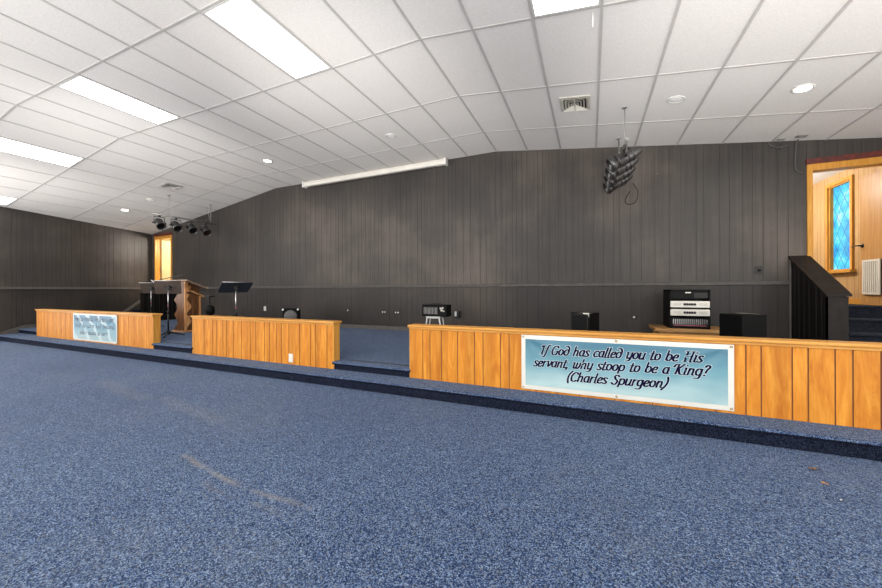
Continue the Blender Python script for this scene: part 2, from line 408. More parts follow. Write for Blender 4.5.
# ------------------------------------------------------------------ walls
OPEN_R = (2.977, 3.82, .90, 2.862); OPEN_L = (-13.34, -12.50, .90, 2.862)
def groove_xs(x0, x1, seed):
    r = random.Random(seed); out = []; x = x0 + .1
    while x < x1 - .05:
        out.append(x); x += r.choice((.085, .10, .10, .12, .125, .16, .165, .20, .205))
    return out
def panel_wall(b, xs0, x1, y, gs, zl, ztop, openings, flip=1, depth=.004, gw=.0055, brk=(), rail=0):
    """vertical boards with recessed grooves, facing -y; ztop is a function of x"""
    ev = sorted(set([xs0, x1, *brk] + [v for o in openings for v in o[:2]] + [g-gw/2 for g in gs] + [g+gw/2 for g in gs]))
    ev = [e for e in ev if xs0 <= e <= x1]
    for a, c in zip(ev, ev[1:]):
        mid = (a+c)/2; ing = any(abs(mid-g) < gw/2 for g in gs)
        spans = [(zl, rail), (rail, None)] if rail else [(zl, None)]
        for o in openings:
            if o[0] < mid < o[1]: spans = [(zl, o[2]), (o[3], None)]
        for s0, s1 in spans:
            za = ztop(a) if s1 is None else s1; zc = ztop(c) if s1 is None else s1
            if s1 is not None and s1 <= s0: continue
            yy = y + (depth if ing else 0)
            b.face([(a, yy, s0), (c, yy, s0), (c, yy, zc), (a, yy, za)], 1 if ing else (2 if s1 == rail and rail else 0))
            if ing:
                b.face([(a, y, s0), (a, yy, s0), (a, yy, za), (a, y, za)], 1)
                b.face([(c, yy, s0), (c, y, s0), (c, y, zc), (c, yy, zc)], 1)
b = MB()
gs = groove_xs(-13.5, XR, 3)
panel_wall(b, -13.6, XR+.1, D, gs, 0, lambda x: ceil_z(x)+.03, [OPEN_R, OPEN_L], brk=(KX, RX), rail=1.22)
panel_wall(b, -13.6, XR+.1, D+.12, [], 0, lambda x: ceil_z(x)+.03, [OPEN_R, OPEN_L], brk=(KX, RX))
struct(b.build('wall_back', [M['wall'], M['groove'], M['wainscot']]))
# left wall: built along its own length, then turned into place
b = MB()
YL = 2.9
ang = math.atan2(.22, 1.0)                      # leans inward towards the front of the hall
LEN = (D-YL)/cos(ang)
gl = groove_xs(0.05, LEN, 11)
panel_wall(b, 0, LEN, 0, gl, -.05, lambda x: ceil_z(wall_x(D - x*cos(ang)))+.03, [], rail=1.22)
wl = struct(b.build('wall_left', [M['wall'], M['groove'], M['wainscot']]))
# local x runs from the back corner to the front, local -y faces the hall
wl.matrix_world = Matrix(((sin(ang), -cos(ang), 0, -13.56), (-cos(ang), -sin(ang), 0, D), (0, 0, 1, 0), (0, 0, 0, 1)))
b = MB(); b.box(XR, XR+.1, 4.2, D, -.1, 3.3); struct(b.build('wall_right', M['beige']))

# chair rails and base moulding
b = MB()
b.prism([(D, 1.195), (D-.022, 1.205), (D-.028, 1.235), (D-.034, 1.255), (D, 1.26)], -12.43, 2.72, 'x')
struct(b.build('trim_4', M['black_trim']), 'black chair rail along the back wall')
def on_left(b, pts_y_z, off, m=0, t=.02):
    """a strip on the left wall: profile in (y along the wall, z), thickness t"""
    n = Vector((cos(ang), sin(ang), 0))
    fr = [Vector((wall_x(y), y, z)) + n*t for y, z in pts_y_z]; bk = [Vector((wall_x(y), y, z)) for y, z in pts_y_z]
    b.face(fr, m); k = len(fr)
    for i in range(k): b.face([fr[i], fr[(i+1) % k], bk[(i+1) % k], bk[i]], m)
b = MB(); on_left(b, [(YL, 1.20), (D-.1, 1.20), (D-.1, 1.255), (YL, 1.255)], 0, t=.03)
struct(b.build('trim_5', M['black_trim']), 'black chair rail along the left wall')
b = MB(); b.prism([(D, STG), (D-.014, STG), (D-.014, STG+.075), (D-.006, STG+.085), (D, STG+.085)], -12.24, 2.72, 'x')
struct(b.build('baseboard_back', M['black_trim']))
b = MB()
on_left(b, [(3.95, STG), (5.75, STG), (5.75, STG+.085), (3.72, STG+.085), (3.05, .085), (YL, .085), (YL, 0), (3.22, 0), (3.2, TREAD), (3.62, TREAD), (3.62, STG)], 0, t=.022)
struct(b.build('baseboard_left', M['black_trim']))
b = MB()
on_left(b, [(5.72, .30), (6.70, 1.0), (6.70, 1.085), (5.72, .385)], 0, t=.03)
struct(b.build('trim_6', M['black_trim']), 'black sloping stringer on the left wall above the stair')

# ------------------------------------------------------------------ stairs and rooms behind
def stairs(name, x0, x1):
    b = MB(); zs = [STG + (i+1)*(.90-STG)/4 for i in range(4)]
    for i, z in enumerate(zs):
        y = 5.89 + .28*i
        carpet_step(b, [(x0, y), (x1, y), (x1, D+.13 if i == 3 else y+.30), (x0, D+.13 if i == 3 else y+.30)], STG, z, .022)
    return struct(b.build(name, [M['dark_carpet'], M['dark_carpet']]), 'dark carpeted steps up to the doorway')
stairs('trim_7', 2.935, XR); stairs('trim_8', -13.5, -12.455)

# right-hand back room: side wall in oak panelling with the art-glass window
b = MB()
def side_panel(b, x, y0, y1, z0, z1, gs, hole, gw=.008):
    ev = sorted(set([y0, y1, hole[0], hole[1]] + [g-gw/2 for g in gs] + [g+gw/2 for g in gs]))
    for a, c in zip(ev, ev[1:]):
        mid = (a+c)/2; ing = any(abs(mid-g) < gw/2 for g in gs)
        sp = [(z0, hole[2]), (hole[3], z1)] if hole[0] < mid < hole[1] else [(z0, z1)]
        for s0, s1 in sp:
            xx = x
            b.face([(xx, a, s0), (xx, c, s0), (xx, c, s1), (xx, a, s1)], 1 if ing else 0)
WIN = (8.08, 8.685, 1.46, 2.995)
rg = random.Random(5); gy = []; y = 6.95
while y < 10.2: gy.append(y); y += rg.choice((.1, .13, .16, .2))
side_panel(b, XR, 6.87, 10.3, .80, 3.3, gy, WIN)
struct(b.build('wall_side', [M['panel_wood'], M['panel_groove']]), 'oak panelled side wall of the back room')
b = MB(); b.box(1.6, XR, 10.3, 10.35, .8, 3.3); b.box(1.55, 1.6, 6.89, 10.3, .8, 3.3)
struct(b.build('wall_far', M['panel_wood']), 'oak panelled far wall of the back room')
b = MB(); b.box(1.55, XR+.1, 6.9, 10.35, 3.19, 3.25); struct(b.build('ceiling_back', M['room_white']), 'white ceiling of the back room')
b = MB(); b.box(1.55, XR, 6.895, 10.35, .82, .88); struct(b.build('floor_back', M['dark_carpet']), 'dark carpet of the back room')
b = MB(); b.box(XR-.014, XR, 6.9, 10.3, .88, .97); struct(b.build('baseboard_side', M['frame']))
# window: frame (with sill) and glass
w0, w1, wz0, wz1 = WIN
b = MB(); c = .055
b.box(XR-.03, XR, w0-c, w0, wz0, wz1); b.box(XR-.03, XR, w1, w1+c, wz0, wz1); b.box(XR-.03, XR, w0-c, w1+c, wz1, wz1+c)
b.box(XR-.075, XR+.0, w0-c-.05, w1+c+.05, wz0-.045, wz0)
for ya, yb, za, zb in ((w0, w0+.02, wz0+.02, wz1-.02), (w1-.02, w1, wz0+.02, wz1-.02), (w0, w1, wz1-.02, wz1), (w0, w1, wz0, wz0+.02)):
    b.box(XR, XR+.07, ya, yb, za, zb)
win = struct(b.build('window_1', M['frame']))
b = MB(); b.box(XR+.05, XR+.06, w0+.015, w1-.015, wz0+.015, wz1-.015)
b.build('window_glass', M['glass'], win, 'blue leaded art glass')

def door_frame(name, o, header):
    b = MB(); x0, x1, z0, z1 = o; w = .06
    for xa, xb in ((x0-w, x0), (x1, x1+w)): b.box(xa, xb, D-.018, D+.14, z0, z1)
    b.box(x0-w, x1+w, D-.018, D+.14, z1, z1+.092)
    for xa, xb in ((x0, x0+.012), (x1-.012, x1)): b.box(xa, xb, D+.06, D+.10, z0, z1)
    d = struct(b.build(name, M['frame']), header)
    b = MB(); b.box(x0-w-.012, x1+w+.012, D-.028, D+.0, z1+.092, z1+.172)
    b.build('header_board', M['red'], d, 'dark red board over the door frame')
    return d
dr = door_frame('door_2', OPEN_R, 'golden oak frame of the right doorway')
dl = door_frame('door_1', OPEN_L, 'golden oak frame of the left doorway')
# open leaf in the right doorway with its handle and louvred vent
lf = MB(); lf.box(3.845, 3.885, 6.90, 7.49, .905, 2.85); leaf = lf.build('door_leaf', M['door_wood'], dr, 'oak door leaf standing open')
b = MB(); hz = 1.80
b.tube([(3.845, 7.44, hz), (3.79, 7.44, hz)], .013); b.tube([(3.79, 7.44, hz), (3.785, 7.48, hz), (3.785, 7.57, hz-.004)], .009)
b.lathe([(0, 0), (.032, 0), (.032, .01), (0, .012)], 20, M=Matrix.Translation((3.845, 7.44, hz)) @ Matrix.Rotation(-pi/2, 4, 'Y'))
b.build('door_handle', M['black'], leaf, 'dark lever handle')
b = MB(); vy0, vy1, vz0, vz1 = 7.06, 7.41, 1.05, 1.57
b.box(3.832, 3.846, vy0, vy1, vz0, vz1, 1)
for ya, yb, za, zb in ((vy0, vy0+.03, vz0+.03, vz1-.03), (vy1-.03, vy1, vz0+.03, vz1-.03), (vy0, vy1, vz0, vz0+.03), (vy0, vy1, vz1-.03, vz1)): b.box(3.82, 3.846, ya, yb, za, zb, 0)
for i in range(7):
    ya = vy0+.045 + i*.042
    b.box(3.824, 3.838, ya, ya+.024, vz0+.03, vz1-.03, 0)
b.build('return_air_vent', [M['louver'], M['louver_dark']], leaf, 'ivory louvred vent')
# left-hand back room
b = MB()
b.box(-14.4, -14.35, 6.9, 8.6, .8, 3.2); b.box(-14.4, -11.6, 8.55, 8.6, .8, 3.2); b.box(-11.65, -11.6, 6.9, 8.6, .8, 3.2)
struct(b.build('wall_beyond', M['door_pale']), 'pale wooden walls of the left back room')
b = MB(); b.box(-14.4, -11.6, 6.9, 8.6, 3.15, 3.2); struct(b.build('ceiling_beyond', M['room_white']), 'white ceiling of the left back room')
b = MB(); b.box(-14.4, -11.6, 6.895, 8.6, .82, .88); struct(b.build('floor_beyond', M['dark_carpet']), 'dark carpet of the left back room')
# the left door's leaf stands ajar into the room behind, hinged on its left jamb
lf = MB(); lf.box(0, .80, -.02, .02, 0, 1.945)
leaf2 = lf.build('door_leaf', M['door_pale'], dl, 'pale maple door leaf standing ajar')
leaf2.location = (-13.30, D+.15, .905); leaf2.rotation_euler = (0, 0, radians(72))
b = MB()
for z in (.25, .98, 1.72): b.tube([(-.008, -.022, z-.05), (-.008, -.022, z+.05)], .011)
b.build('hinge', M['steel'], leaf2, 'steel hinges')

# half walls beside the stairs
t = thing('stair_half_wall', 'black sloping panelled half wall beside the right stair', 'half wall', (2.82, 5.9, STG))
o = (2.82, 5.9, STG)
b = MB(o)
poly = [(D, STG), (D, 1.60), (5.92, 1.045), (5.92, STG)]
b.prism(poly, 2.735, 2.915, 'x')
for y in (6.02, 6.14, 6.30, 6.42, 6.55, 6.66):     # vertical panel joints
    zt = 1.045 + (y-5.92)/(D-5.92)*(1.60-1.045)
    b.box(2.7335, 2.736, y-.004, y+.004, STG, zt, 1)
b.build('panel', [M['half_wall'], M['groove']], t)
b = MB(o); b.box(2.725, 2.925, 5.90, 5.925, STG, 1.04); b.box(2.725, 2.74, 5.90, 5.945, STG, 1.045)
b.build('end_post', M['half_cap'], t)
b = MB(o); b.prism([(D, 1.60), (D, 1.63), (5.875, 1.072), (5.875, 1.044)], 2.708, 2.945, 'x'); b.build('cap_rail', M['half_cap'], t)
b = MB(o); b.box(2.712, 2.734, D-.022, D-.001, STG, 1.60); b.build('corner_strip', M['black_trim'], t)
t = thing('stair_half_wall', 'flat-topped black half wall beside the left stair, behind the pulpit', 'half wall', (-12.345, 5.9, STG))
o = (-12.345, 5.9, STG)
b = MB(o); b.box(-12.44, -12.25, 5.90, D, STG, 1.065)
for y in (6.02, 6.14, 6.30, 6.42, 6.55, 6.66): b.box(-12.2515, -12.2485, y-.004, y+.004, STG, 1.065, 1)
b.build('panel', [M['half_wall'], M['groove']], t)
b = MB(o); b.box(-12.465, -12.225, 5.875, D, 1.065, 1.093); b.build('cap_rail', M['half_cap'], t)

# ------------------------------------------------------------------ timber knee walls at the stage front
def knee_wall(label, x0, x1, grooves, end_l, end_r):
    t = thing('knee_wall', label, 'low partition', ((x0+x1)/2, 3.58, TREAD), group=None); o = t.location
    y0, y1, zt = 3.52, 3.638, .715
    b = MB(o); gw = .009
    ev = sorted([x0, x1] + [g-gw/2 for g in grooves] + [g+gw/2 for g in grooves])
    for a, c in zip(ev, ev[1:]):
        ing = any(abs((a+c)/2-g) < gw/2 for g in grooves); yy = y0+.005 if ing else y0
        b.face([(a, yy, TREAD), (c, yy, TREAD), (c, yy, zt), (a, yy, zt)], 1 if ing else 0)
        if ing:
            for x in (a, c): b.face([(x, y0, TREAD), (x, yy, TREAD), (x, yy, zt), (x, y0, zt)], 1)
    b.face([(x0, y1, TREAD), (x1, y1, TREAD), (x1, y1, zt), (x0, y1, zt)])
    for x in (x0, x1): b.face([(x, y0, TREAD), (x, y1, TREAD), (x, y1, zt), (x, y0, zt)])
    b.face([(x0, y0, zt), (x1, y0, zt), (x1, y1, zt), (x0, y1, zt)])
    b.build('panelling', [M['kw'], M['kw_groove']], t)
    b = MB(o); b.rbox(x0-.028, x1+.028, y0-.026, y1+.024, zt, zt+.026, .008)
    b.rbox(x0-.012, x1+.012, y0-.012, y1+.008, zt-.022, zt, .004)
    b.build('cap_rail', M['cap'], t)
    for x, e in ((x0, end_l), (x1, end_r)):
        if e:
            s = 1 if e == 'r' else -1
            b = MB(o); xa, xb = sorted((x, x+s*.008)); b.box(xa, xb, y0+.02, y1-.004, TREAD+.01, zt-.024)
            b.box(*sorted((x, x+s*.012)), y0-.002, y0+.022, TREAD+.002, zt-.022)
            b.build('end_panel', M['frame'], t)
    return t
knee_wall('honey pine knee wall furthest left, carrying the small pale banner', -11.554, -7.035,
          [-11.207, -11.014, -10.79, -10.593, -10.38, -10.211, -10.0, -9.7, -9.4, -9.1, -8.8, -8.4, -7.957, -7.8, -7.626, -7.377, -7.222], 'l', 'r')
knee_wall('honey pine knee wall in the middle, with a white outlet and no banner', -5.922, -3.048,
          [-5.64, -5.431, -5.333, -5.192, -5.106, -4.954, -4.773, -4.588, -4.471, -4.292, -4.191, -4.051, -3.962, -3.82, -3.625, -3.434, -3.348, -3.15], 'l', 'r')
knee_wall('honey pine knee wall on the right, carrying the large teal banner', -1.917, 2.30,
          [-1.757, -1.666, -1.524, -1.332, -1.139, -1.045, -.857, -.768, -.5, -.3, -.1, .2, .5, .7, .95, 1.147, 1.243, 1.429, 1.521, 1.671, 1.766, 1.911, 2.05, 2.2], 'l', 'r')

# ------------------------------------------------------------------ lettering
def bowl(cx, cy, rx, ry, a0=90, a1=450, n=14): return [(cx+rx*cos(radians(a0+(a1-a0)*i/n)), cy+ry*sin(radians(a0+(a1-a0)*i/n))) for i in range(n+1)]
def cat(pts, n=6):
    if len(pts) < 3: return pts
    P = [pts[0]] + list(pts) + [pts[-1]]; out = []
    for i in range(1, len(P)-2):
        p0, p1, p2, p3 = P[i-1:i+3]
        for k in range(n):
            t = k/n
            out.append(tuple(.5*((2*p1[j]) + (-p0[j]+p2[j])*t + (2*p0[j]-5*p1[j]+4*p2[j]-p3[j])*t*t + (-p0[j]+3*p1[j]-3*p2[j]+p3[j])*t**3) for j in range(len(p1))))
    out.append(pts[-1]); return out
O = bowl(.25, .25, .19, .24)
G = {
 'I': (.40, [[(.24, .74), (.2, .02)], [(.06, .64), (.10, .74), (.38, .755)], [(.08, .01), (.32, .01)]]),
 'f': (.34, [[(.46, .74), (.38, .80), (.28, .72), (.22, .4), (.16, 0), (.08, -.2), (-.06, -.2)], [(.06, .48), (.38, .48)]]),
 'G': (.68, [[(.58, .60), (.45, .75), (.2, .68), (.06, .38), (.15, .08), (.36, .0), (.54, .1), (.56, .34)], [(.38, .33), (.66, .33)]]),
 'o': (.52, [O]), 'd': (.54, [O, [(.44, .28), (.45, .5), (.36, .68), (.2, .78), (.06, .74)]]),
 'h': (.54, [[(.1, .78), (.08, 0)], [(.09, .3), (.2, .46), (.34, .46), (.4, .3), (.38, .06), (.48, .0)]]),
 'a': (.54, [O, [(.42, .5), (.41, .06), (.52, .0)]]),
 's': (.42, [[(.36, .42), (.22, .49), (.08, .4), (.2, .26), (.36, .13), (.22, .0), (.03, .07)]]),
 'c': (.44, [[(.40, .40), (.26, .49), (.08, .36), (.06, .16), (.2, .0), (.40, .09)]]),
 'l': (.26, [[(.12, .78), (.1, .06), (.21, .0)]]),
 'e': (.44, [[(.06, .22), (.3, .27), (.36, .40), (.24, .49), (.08, .34), (.07, .12), (.22, .0), (.40, .09)]]),
 'y': (.52, [[(.03, .49), (.09, .47), (.1, .12), (.2, .0), (.4, .14)], [(.43, .49), (.40, .0), (.28, -.16), (.08, -.18)]]),
 'u': (.54, [[(.03, .49), (.08, .47), (.08, .1), (.2, .0), (.38, .14)], [(.42, .49), (.40, .05), (.51, .0)]]),
 't': (.34, [[(.16, .66), (.12, .08), (.2, .0), (.33, .06)], [(-.02, .47), (.36, .47)]]),
 'b': (.54, [[(.1, .78), (.08, .05)], bowl(.26, .25, .19, .24)]),
 'H': (.76, [[(.08, .75), (.28, .755)], [(.20, .75), (.16, .02)], [(.60, .76), (.56, .05), (.68, .0)], [(.16, .40), (.58, .40)], [(.08, .01), (.28, .01)], [(.50, .75), (.72, .76)]]),
 'i': (.28, [[(.06, .48), (.12, .48), (.1, .06), (.22, .0)], [(.13, .66), (.13, .70)]]),
 'r': (.38, [[(.1, .49), (.08, 0)], [(.09, .3), (.2, .46), (.34, .45)]]),
 'v': (.46, [[(.02, .48), (.1, .47), (.18, .04)], [(.18, .03), (.36, .24), (.40, .49)]]),
 'n': (.54, [[(.1, .49), (.08, 0)], [(.09, .3), (.2, .46), (.34, .46), (.4, .3), (.38, .06), (.48, .0)]]),
 ',': (.2, [[(.1, .05), (.04, -.12)]]),
 'w': (.72, [[(.02, .48), (.09, .46), (.1, .1), (.2, .0), (.34, .14)], [(.36, .48), (.34, .08), (.44, .0), (.6, .18), (.62, .49)]]),
 'p': (.54, [[(.1, .49), (.07, -.18)], bowl(.27, .25, .19, .24)]),
 'K': (.66, [[(.18, .75), (.12, .02)], [(-.14, .54), (-.08, .70), (.04, .75), (.2, .74)], [(.56, .76), (.16, .36)], [(.24, .44), (.42, .05), (.62, .0)]]),
 'g': (.54, [O, [(.43, .49), (.41, -.05), (.30, -.22), (.04, -.2)]]),
 '?': (.46, [[(.06, .62), (.2, .77), (.38, .64), (.24, .42), (.2, .2)], [(.17, .0), (.17, .05)]]),
 '(': (.32, [[(.32, .84), (.12, .55), (.08, .2), (.2, -.16)]]), ')': (.32, [[(.16, .84), (.26, .5), (.18, .15), (-.04, -.16)]]),
 'C': (.62, [[(.56, .60), (.42, .75), (.18, .66), (.05, .36), (.15, .06), (.35, .0), (.55, .12)]]),
 'S': (.56, [[(.50, .62), (.34, .76), (.14, .64), (.24, .44), (.44, .28), (.38, .06), (.2, .0), (.0, .14)]]),
 ' ': (.36, []),
}
def hull2(pts):
    pts = sorted(set((round(x, 6), round(y, 6)) for x, y in pts))
    def half(ps):
        h = []
        for p in ps:
            while len(h) > 1 and (h[-1][0]-h[-2][0])*(p[1]-h[-2][1]) - (h[-1][1]-h[-2][1])*(p[0]-h[-2][0]) <= 0: h.pop()
            h.append(p)
        return h
    a, c = half(pts), half(pts[::-1]); return a[:-1] + c[:-1]
def letters(b, text, x0, z0, x1, z1, em, yf, nib=.138, thin=.056, slant=.30, grow=0, dy=0):
    """broad-nib italic lettering from (x0,z0) to (x1,z1) along its baseline"""
    adv = sum(G[c][0] for c in text)
    kx = (x1-x0)/adv; pen = 0; tilt = (z1-z0)/(x1-x0); cnt = 0
    for ch in text:
        w, strokes = G[ch]
        for s in strokes:
            P = cat(s) if s is not O and len(s) < 14 else s
            for p, q in zip(P, P[1:]):
                pts = []
                for u, v in (p, q):
                    X = x0 + (pen + u)*kx + v*slant*em; Z = z0 + v*em + (pen+u)*kx*tilt
                    hw_, ht_ = nib*em/2 + grow, thin*em/2 + grow
                    for sx, sz in ((-1, -1), (1, -1), (1, 1), (-1, 1)):
                        pts.append((X + sx*hw_ + sz*ht_*slant, Z + sz*ht_))
                h = hull2(pts)
                if len(h) > 2:
                    cnt += 1; b.face([(u, yf(u, v) - dy - cnt*1e-7, v) for u, v in h])
        pen += w
def banner(name, label, x0, x1, z0, z1, mat, mi, ybase, tilt_bl=0, hem=.04):
    """hung vinyl sheet with a white hem, gentle folds and brass eyelets"""
    t = thing(name, label, 'banner', ((x0+x1)/2, ybase, z0)); o = t.location
    nx, nz = 96, 32; W, H = x1-x0, z1-z0
    def Yf(u, v):   # sag folds radiating from the eyelets
        f = 0                                       # tension folds fanning out from the top eyelets
        for cx, sg in ((0, 1), (1, -1)):
            dx, dz = sg*(u-cx)*W + .02, (1-v)*H + .02
            a_ = math.atan2(dz, dx); d = sqrt(dx*dx + dz*dz)
            f += .010*math.exp(-((a_-.42)/.16)**2)*min(1, d*5)*math.exp(-d*1.1) + .007*math.exp(-((a_-.95)/.2)**2)*min(1, d*5)*math.exp(-d*1.6)
        f += .006*sin(pi*u*2)**2*(v**2)
        return ybase - .005 - f*min(1, 9*min(v, 1-v))*min(1, 14*min(u, 1-u))
    b = MB(o)
    for i in range(nx):
        for j in range(nz):
            q = []
            for di, dj in ((0, 0), (1, 0), (1, 1), (0, 1)):
                u, v = (i+di)/nx, (j+dj)/nz
                q.append((x0+u*W, Yf(u, v), z0+v*H))
            f = b.face(q); f.smooth = True
    bmesh.ops.remove_doubles(b.bm, verts=b.bm.verts[:], dist=1e-5)
    b.build('hem', M['vinyl_white'], t, 'white vinyl border')
    b = MB(o); hx, hz_ = hem/W, hem/H
    for i in range(nx):
        for j in range(nz):
            q = []
            for di, dj in ((0, 0), (1, 0), (1, 1), (0, 1)):
                u = hx + (i+di)/nx*(1-2*hx); v = hz_ + (j+dj)/nz*(1-2*hz_)
                q.append((x0+u*W, Yf(u, v)-.0012, z0+v*H))
            f = b.face(q); f.smooth = True
    bmesh.ops.remove_doubles(b.bm, verts=b.bm.verts[:], dist=1e-5)
    b.build('print', mat, t)
    for u in (hx*.45, .5, 1-hx*.45):
        for v in (hz_*.45, 1-hz_*.45):
            if u == .5 and mi: continue
            e = MB(o); y = Yf(u, v)
            e.lathe([(.004, 0), (.010, 0), (.010, .003), (.004, .004), (.004, 0)], 14, M=Matrix.Translation((x0+u*W, y-.0005, z0+v*H)) @ Matrix.Rotation(pi/2, 4, 'X'))
            e.build('eyelet', M['brass'], t)
    return t, o, (lambda x, z: Yf((x-x0)/W, (z-z0)/H) - .0020)
t, o, yl = banner('banner', 'large teal banner with navy italic lettering on the right knee wall', -.640, 1.068, .150, .690, M['banner'], 0, 3.512)
lines = [('If God has called you to be His', -.462, .507, .852, .530, .117), ('servant, why stoop to be a King?', -.525, .384, .895, .421, .117), ('(Charles Spurgeon)', -.215, .268, .600, .289, .117)]
b = MB(o)
for tx, a, z, c, z2, em in lines: letters(b, tx, a, z, c, z2, em, yl, grow=.0030)
b.build('lettering_edge', M['ink_white'], t, 'white outline of the lettering')
b = MB(o)
for tx, a, z, c, z2, em in lines: letters(b, tx, a, z, c, z2, em, yl, dy=.0008)
b.build('lettering', M['ink'], t, 'navy italic lettering')
t, o, yl = banner('banner', 'small pale banner with faint lettering on the left knee wall', -9.845, -8.160, .150, .690, M['banner2'], 1, 3.512, hem=.028)
b = MB(o); r2 = random.Random(4); e2 = MB(o)
for (xa, xb, z, em, mm) in ((-9.76, -8.28, .54, .12, 0), (-9.74, -8.25, .41, .11, 1), (-9.55, -8.5, .275, .105, 1)):
    txt = ''; n = 0
    while n < (xb-xa)/.068:                 # blurred out in the photograph: plain italic minims only
        txt += r2.choice('iuniruiln'); n += 1
        if n % r2.choice((4, 5, 6)) == 0: txt += ' '
    letters(e2, txt, xa, z, xb, z+.012, em, yl, grow=.002)
    letters(b, txt, xa, z, xb, z+.012, em, yl, dy=.0008, nib=.12)
e2.build('lettering_edge', M['ink_white'], t, 'white outline of the lettering')
b.build('lettering', M['ink_grey'], t, 'faint slate lettering')

# ------------------------------------------------------------------ ceiling fixtures
def slope_matrix(x, y):
    a = 0 if KX < x < RX else (atan(SR) if x > RX else -atan(SL))
    return Matrix.Translation((x, y, ceil_z(x))) @ Matrix.Rotation(a, 4, 'Y')
def troffer(k, label):
    xa, xb = grid_x(k), grid_x(k+1); x = (xa+xb)/2; y = (TY[3]+TY[4])/2
    t = thing('ceiling_light', label, 'ceiling light', group='fluorescent ceiling lights'); t.matrix_world = slope_matrix(x, y)
    hx, hy = TILE/2-.013, .6096-.013
    b = MB()
    for x0, x1, y0, y1 in ((-hx, hx, -hy, -hy+.022), (-hx, hx, hy-.022, hy), (-hx, -hx+.022, -hy+.022, hy-.022), (hx-.022, hx, -hy+.022, hy-.022)): b.box(x0, x1, y0, y1, -.008, .004)
    b.build('frame', M['white_metal'], t)
    b = MB(); b.box(-hx+.02, hx-.02, -hy+.02, hy-.02, -.005, .004); b.build('diffuser', M['lamp'], t)
troffer(2, 'fluorescent ceiling light on the right slope, cut by the top edge of the photo')
troffer(-3, 'large fluorescent ceiling light nearest the middle of the ceiling')
troffer(-8, 'fluorescent ceiling light second from the left among those wholly in view')
troffer(-13, 'fluorescent ceiling light at the left edge, on the left slope')
troffer(-18, 'smallest fluorescent ceiling light, by the left wall at the photo edge')
def downlight(x, y, lit, label):
    t = thing('downlight', label, 'downlight', group='recessed downlights'); t.matrix_world = slope_matrix(x, y)
    b = MB(); b.lathe([(.075, .003), (.098, .002), (.100, -.005), (.090, -.010), (.076, -.008), (.070, .002)], 32); b.build('trim_ring', M['white_metal'], t)
    b = MB(); b.lathe([(0, -.004), (.05, -.0045), (.074, -.002), (.074, .002)], 32)
    b.build('lamp_face', M['can_lit'] if lit else M['can_off'], t, 'glowing lamp' if lit else 'unlit lamp')
downlight(2.216, 5.207, True, 'lit downlight on the right slope of the ceiling')
downlight(1.011, 5.226, False, 'unlit downlight on the right slope, beside the lit one')
downlight(-3.276, 5.318, False, 'unlit downlight in the flat middle of the ceiling')
downlight(-6.321, 5.274, True, 'lit downlight in the flat ceiling left of the projection screen')
downlight(-11.589, 5.159, True, 'lit downlight near the left wall')
downlight(-10.497, 5.199, False, 'unlit downlight above the left stage lights')
def diffuser(x, y, s, label, dark):
    t = thing('air_vent', label, 'air vent', group='ceiling air vents'); t.matrix_world = slope_matrix(x, y)
    b = MB(); b.box(-s/2+.02, s/2-.02, -s/2+.02, s/2-.02, -.004, .003); b.build('duct_opening', M['vent_dark'], t)
    b = MB(); n = 4
    for i in range(n):
        a0 = s/2*(1-i/n*.92); a1 = a0 - s/2/n*(.34 if dark else .50); z0, z1 = -.006-.003*(n-i), -.020 + .004*i
        for sx, sy in ((0, -1), (1, 0), (0, 1), (-1, 0)):
            if sx == 0: b.face([(-a0, sy*a0, -.026), (a0, sy*a0, -.026), (a1, sy*a1, -.005), (-a1, sy*a1, -.005)])
            else: b.face([(sx*a0, -a0, -.026), (sx*a0, a0, -.026), (sx*a1, a1, -.005), (sx*a1, -a1, -.005)])
    b.box(-.006, .006, -s/2, s/2, -.024, -.018)
    b.box(-s/2*.1, s/2*.1, -s/2*.1, s/2*.1, -.024, -.018)
    for x0, x1, y0, y1 in ((-s/2-.03, s/2+.03, -s/2-.03, -s/2), (-s/2-.03, s/2+.03, s/2, s/2+.03), (-s/2-.03, -s/2, -s/2, s/2), (s/2, s/2+.03, -s/2, s/2)): b.box(x0, x1, y0, y1, -.010, .002)
    b.build('louvres', M['louver'] if not dark else M['grid'], t)
diffuser(-.185, 5.11, .33, 'white square air vent on the right slope near the hanging stage lights', False)
diffuser(-9.33, 5.05, .30, 'dark slatted air vent on the left slope above the left stage lights', True)
# pull string below the right troffer
b = MB((.03, 3.44, ceil_z(.03)))
b.tube([(.03, 3.44, ceil_z(.03)), (.031, 3.44, ceil_z(.03)-.06), (.028, 3.44, ceil_z(.03)-.15)], .0035, 6)
tag(b.build('pull_string', M['paper']), 'thin white pull string hanging by the right ceiling light', 'string')
# metal plates where cables leave the ceiling
for x, y, s, lab in ((2.79, 6.60, .10, 'larger grey metal plate on the ceiling above the right doorway'), (2.60, 6.69, .07, 'smaller grey metal plate on the ceiling edge left of the larger one')):
    t = MB(); t.box(-s*.6, s*.6, -s*.4, s*.4, -.008, .003); t.rbox(-s*.3, s*.3, -s*.2, s*.2, -.014, -.006, .003)
    ob = t.build('ceiling_plate', M['pipe']); ob.matrix_world = slope_matrix(x, y); tag(ob, lab, 'plate')
b = MB((2.5, 6.75, 3.3))
b.tube(cat([(2.48, 6.755, 3.36), (2.50, 6.755, 3.31), (2.55, 6.75, 3.275), (2.62, 6.75, 3.262), (2.68, 6.752, 3.268), (2.72, 6.755, 3.275)]), .010, 8)
b.tube([(2.63, 6.752, 3.30), (2.632, 6.752, 3.235)], .012, 8)
tag(b.build('cable_loop', M['dark_pipe']), 'grey cable loop sagging along the top of the back wall', 'cable')
b = MB((2.8, 6.75, 3.2))
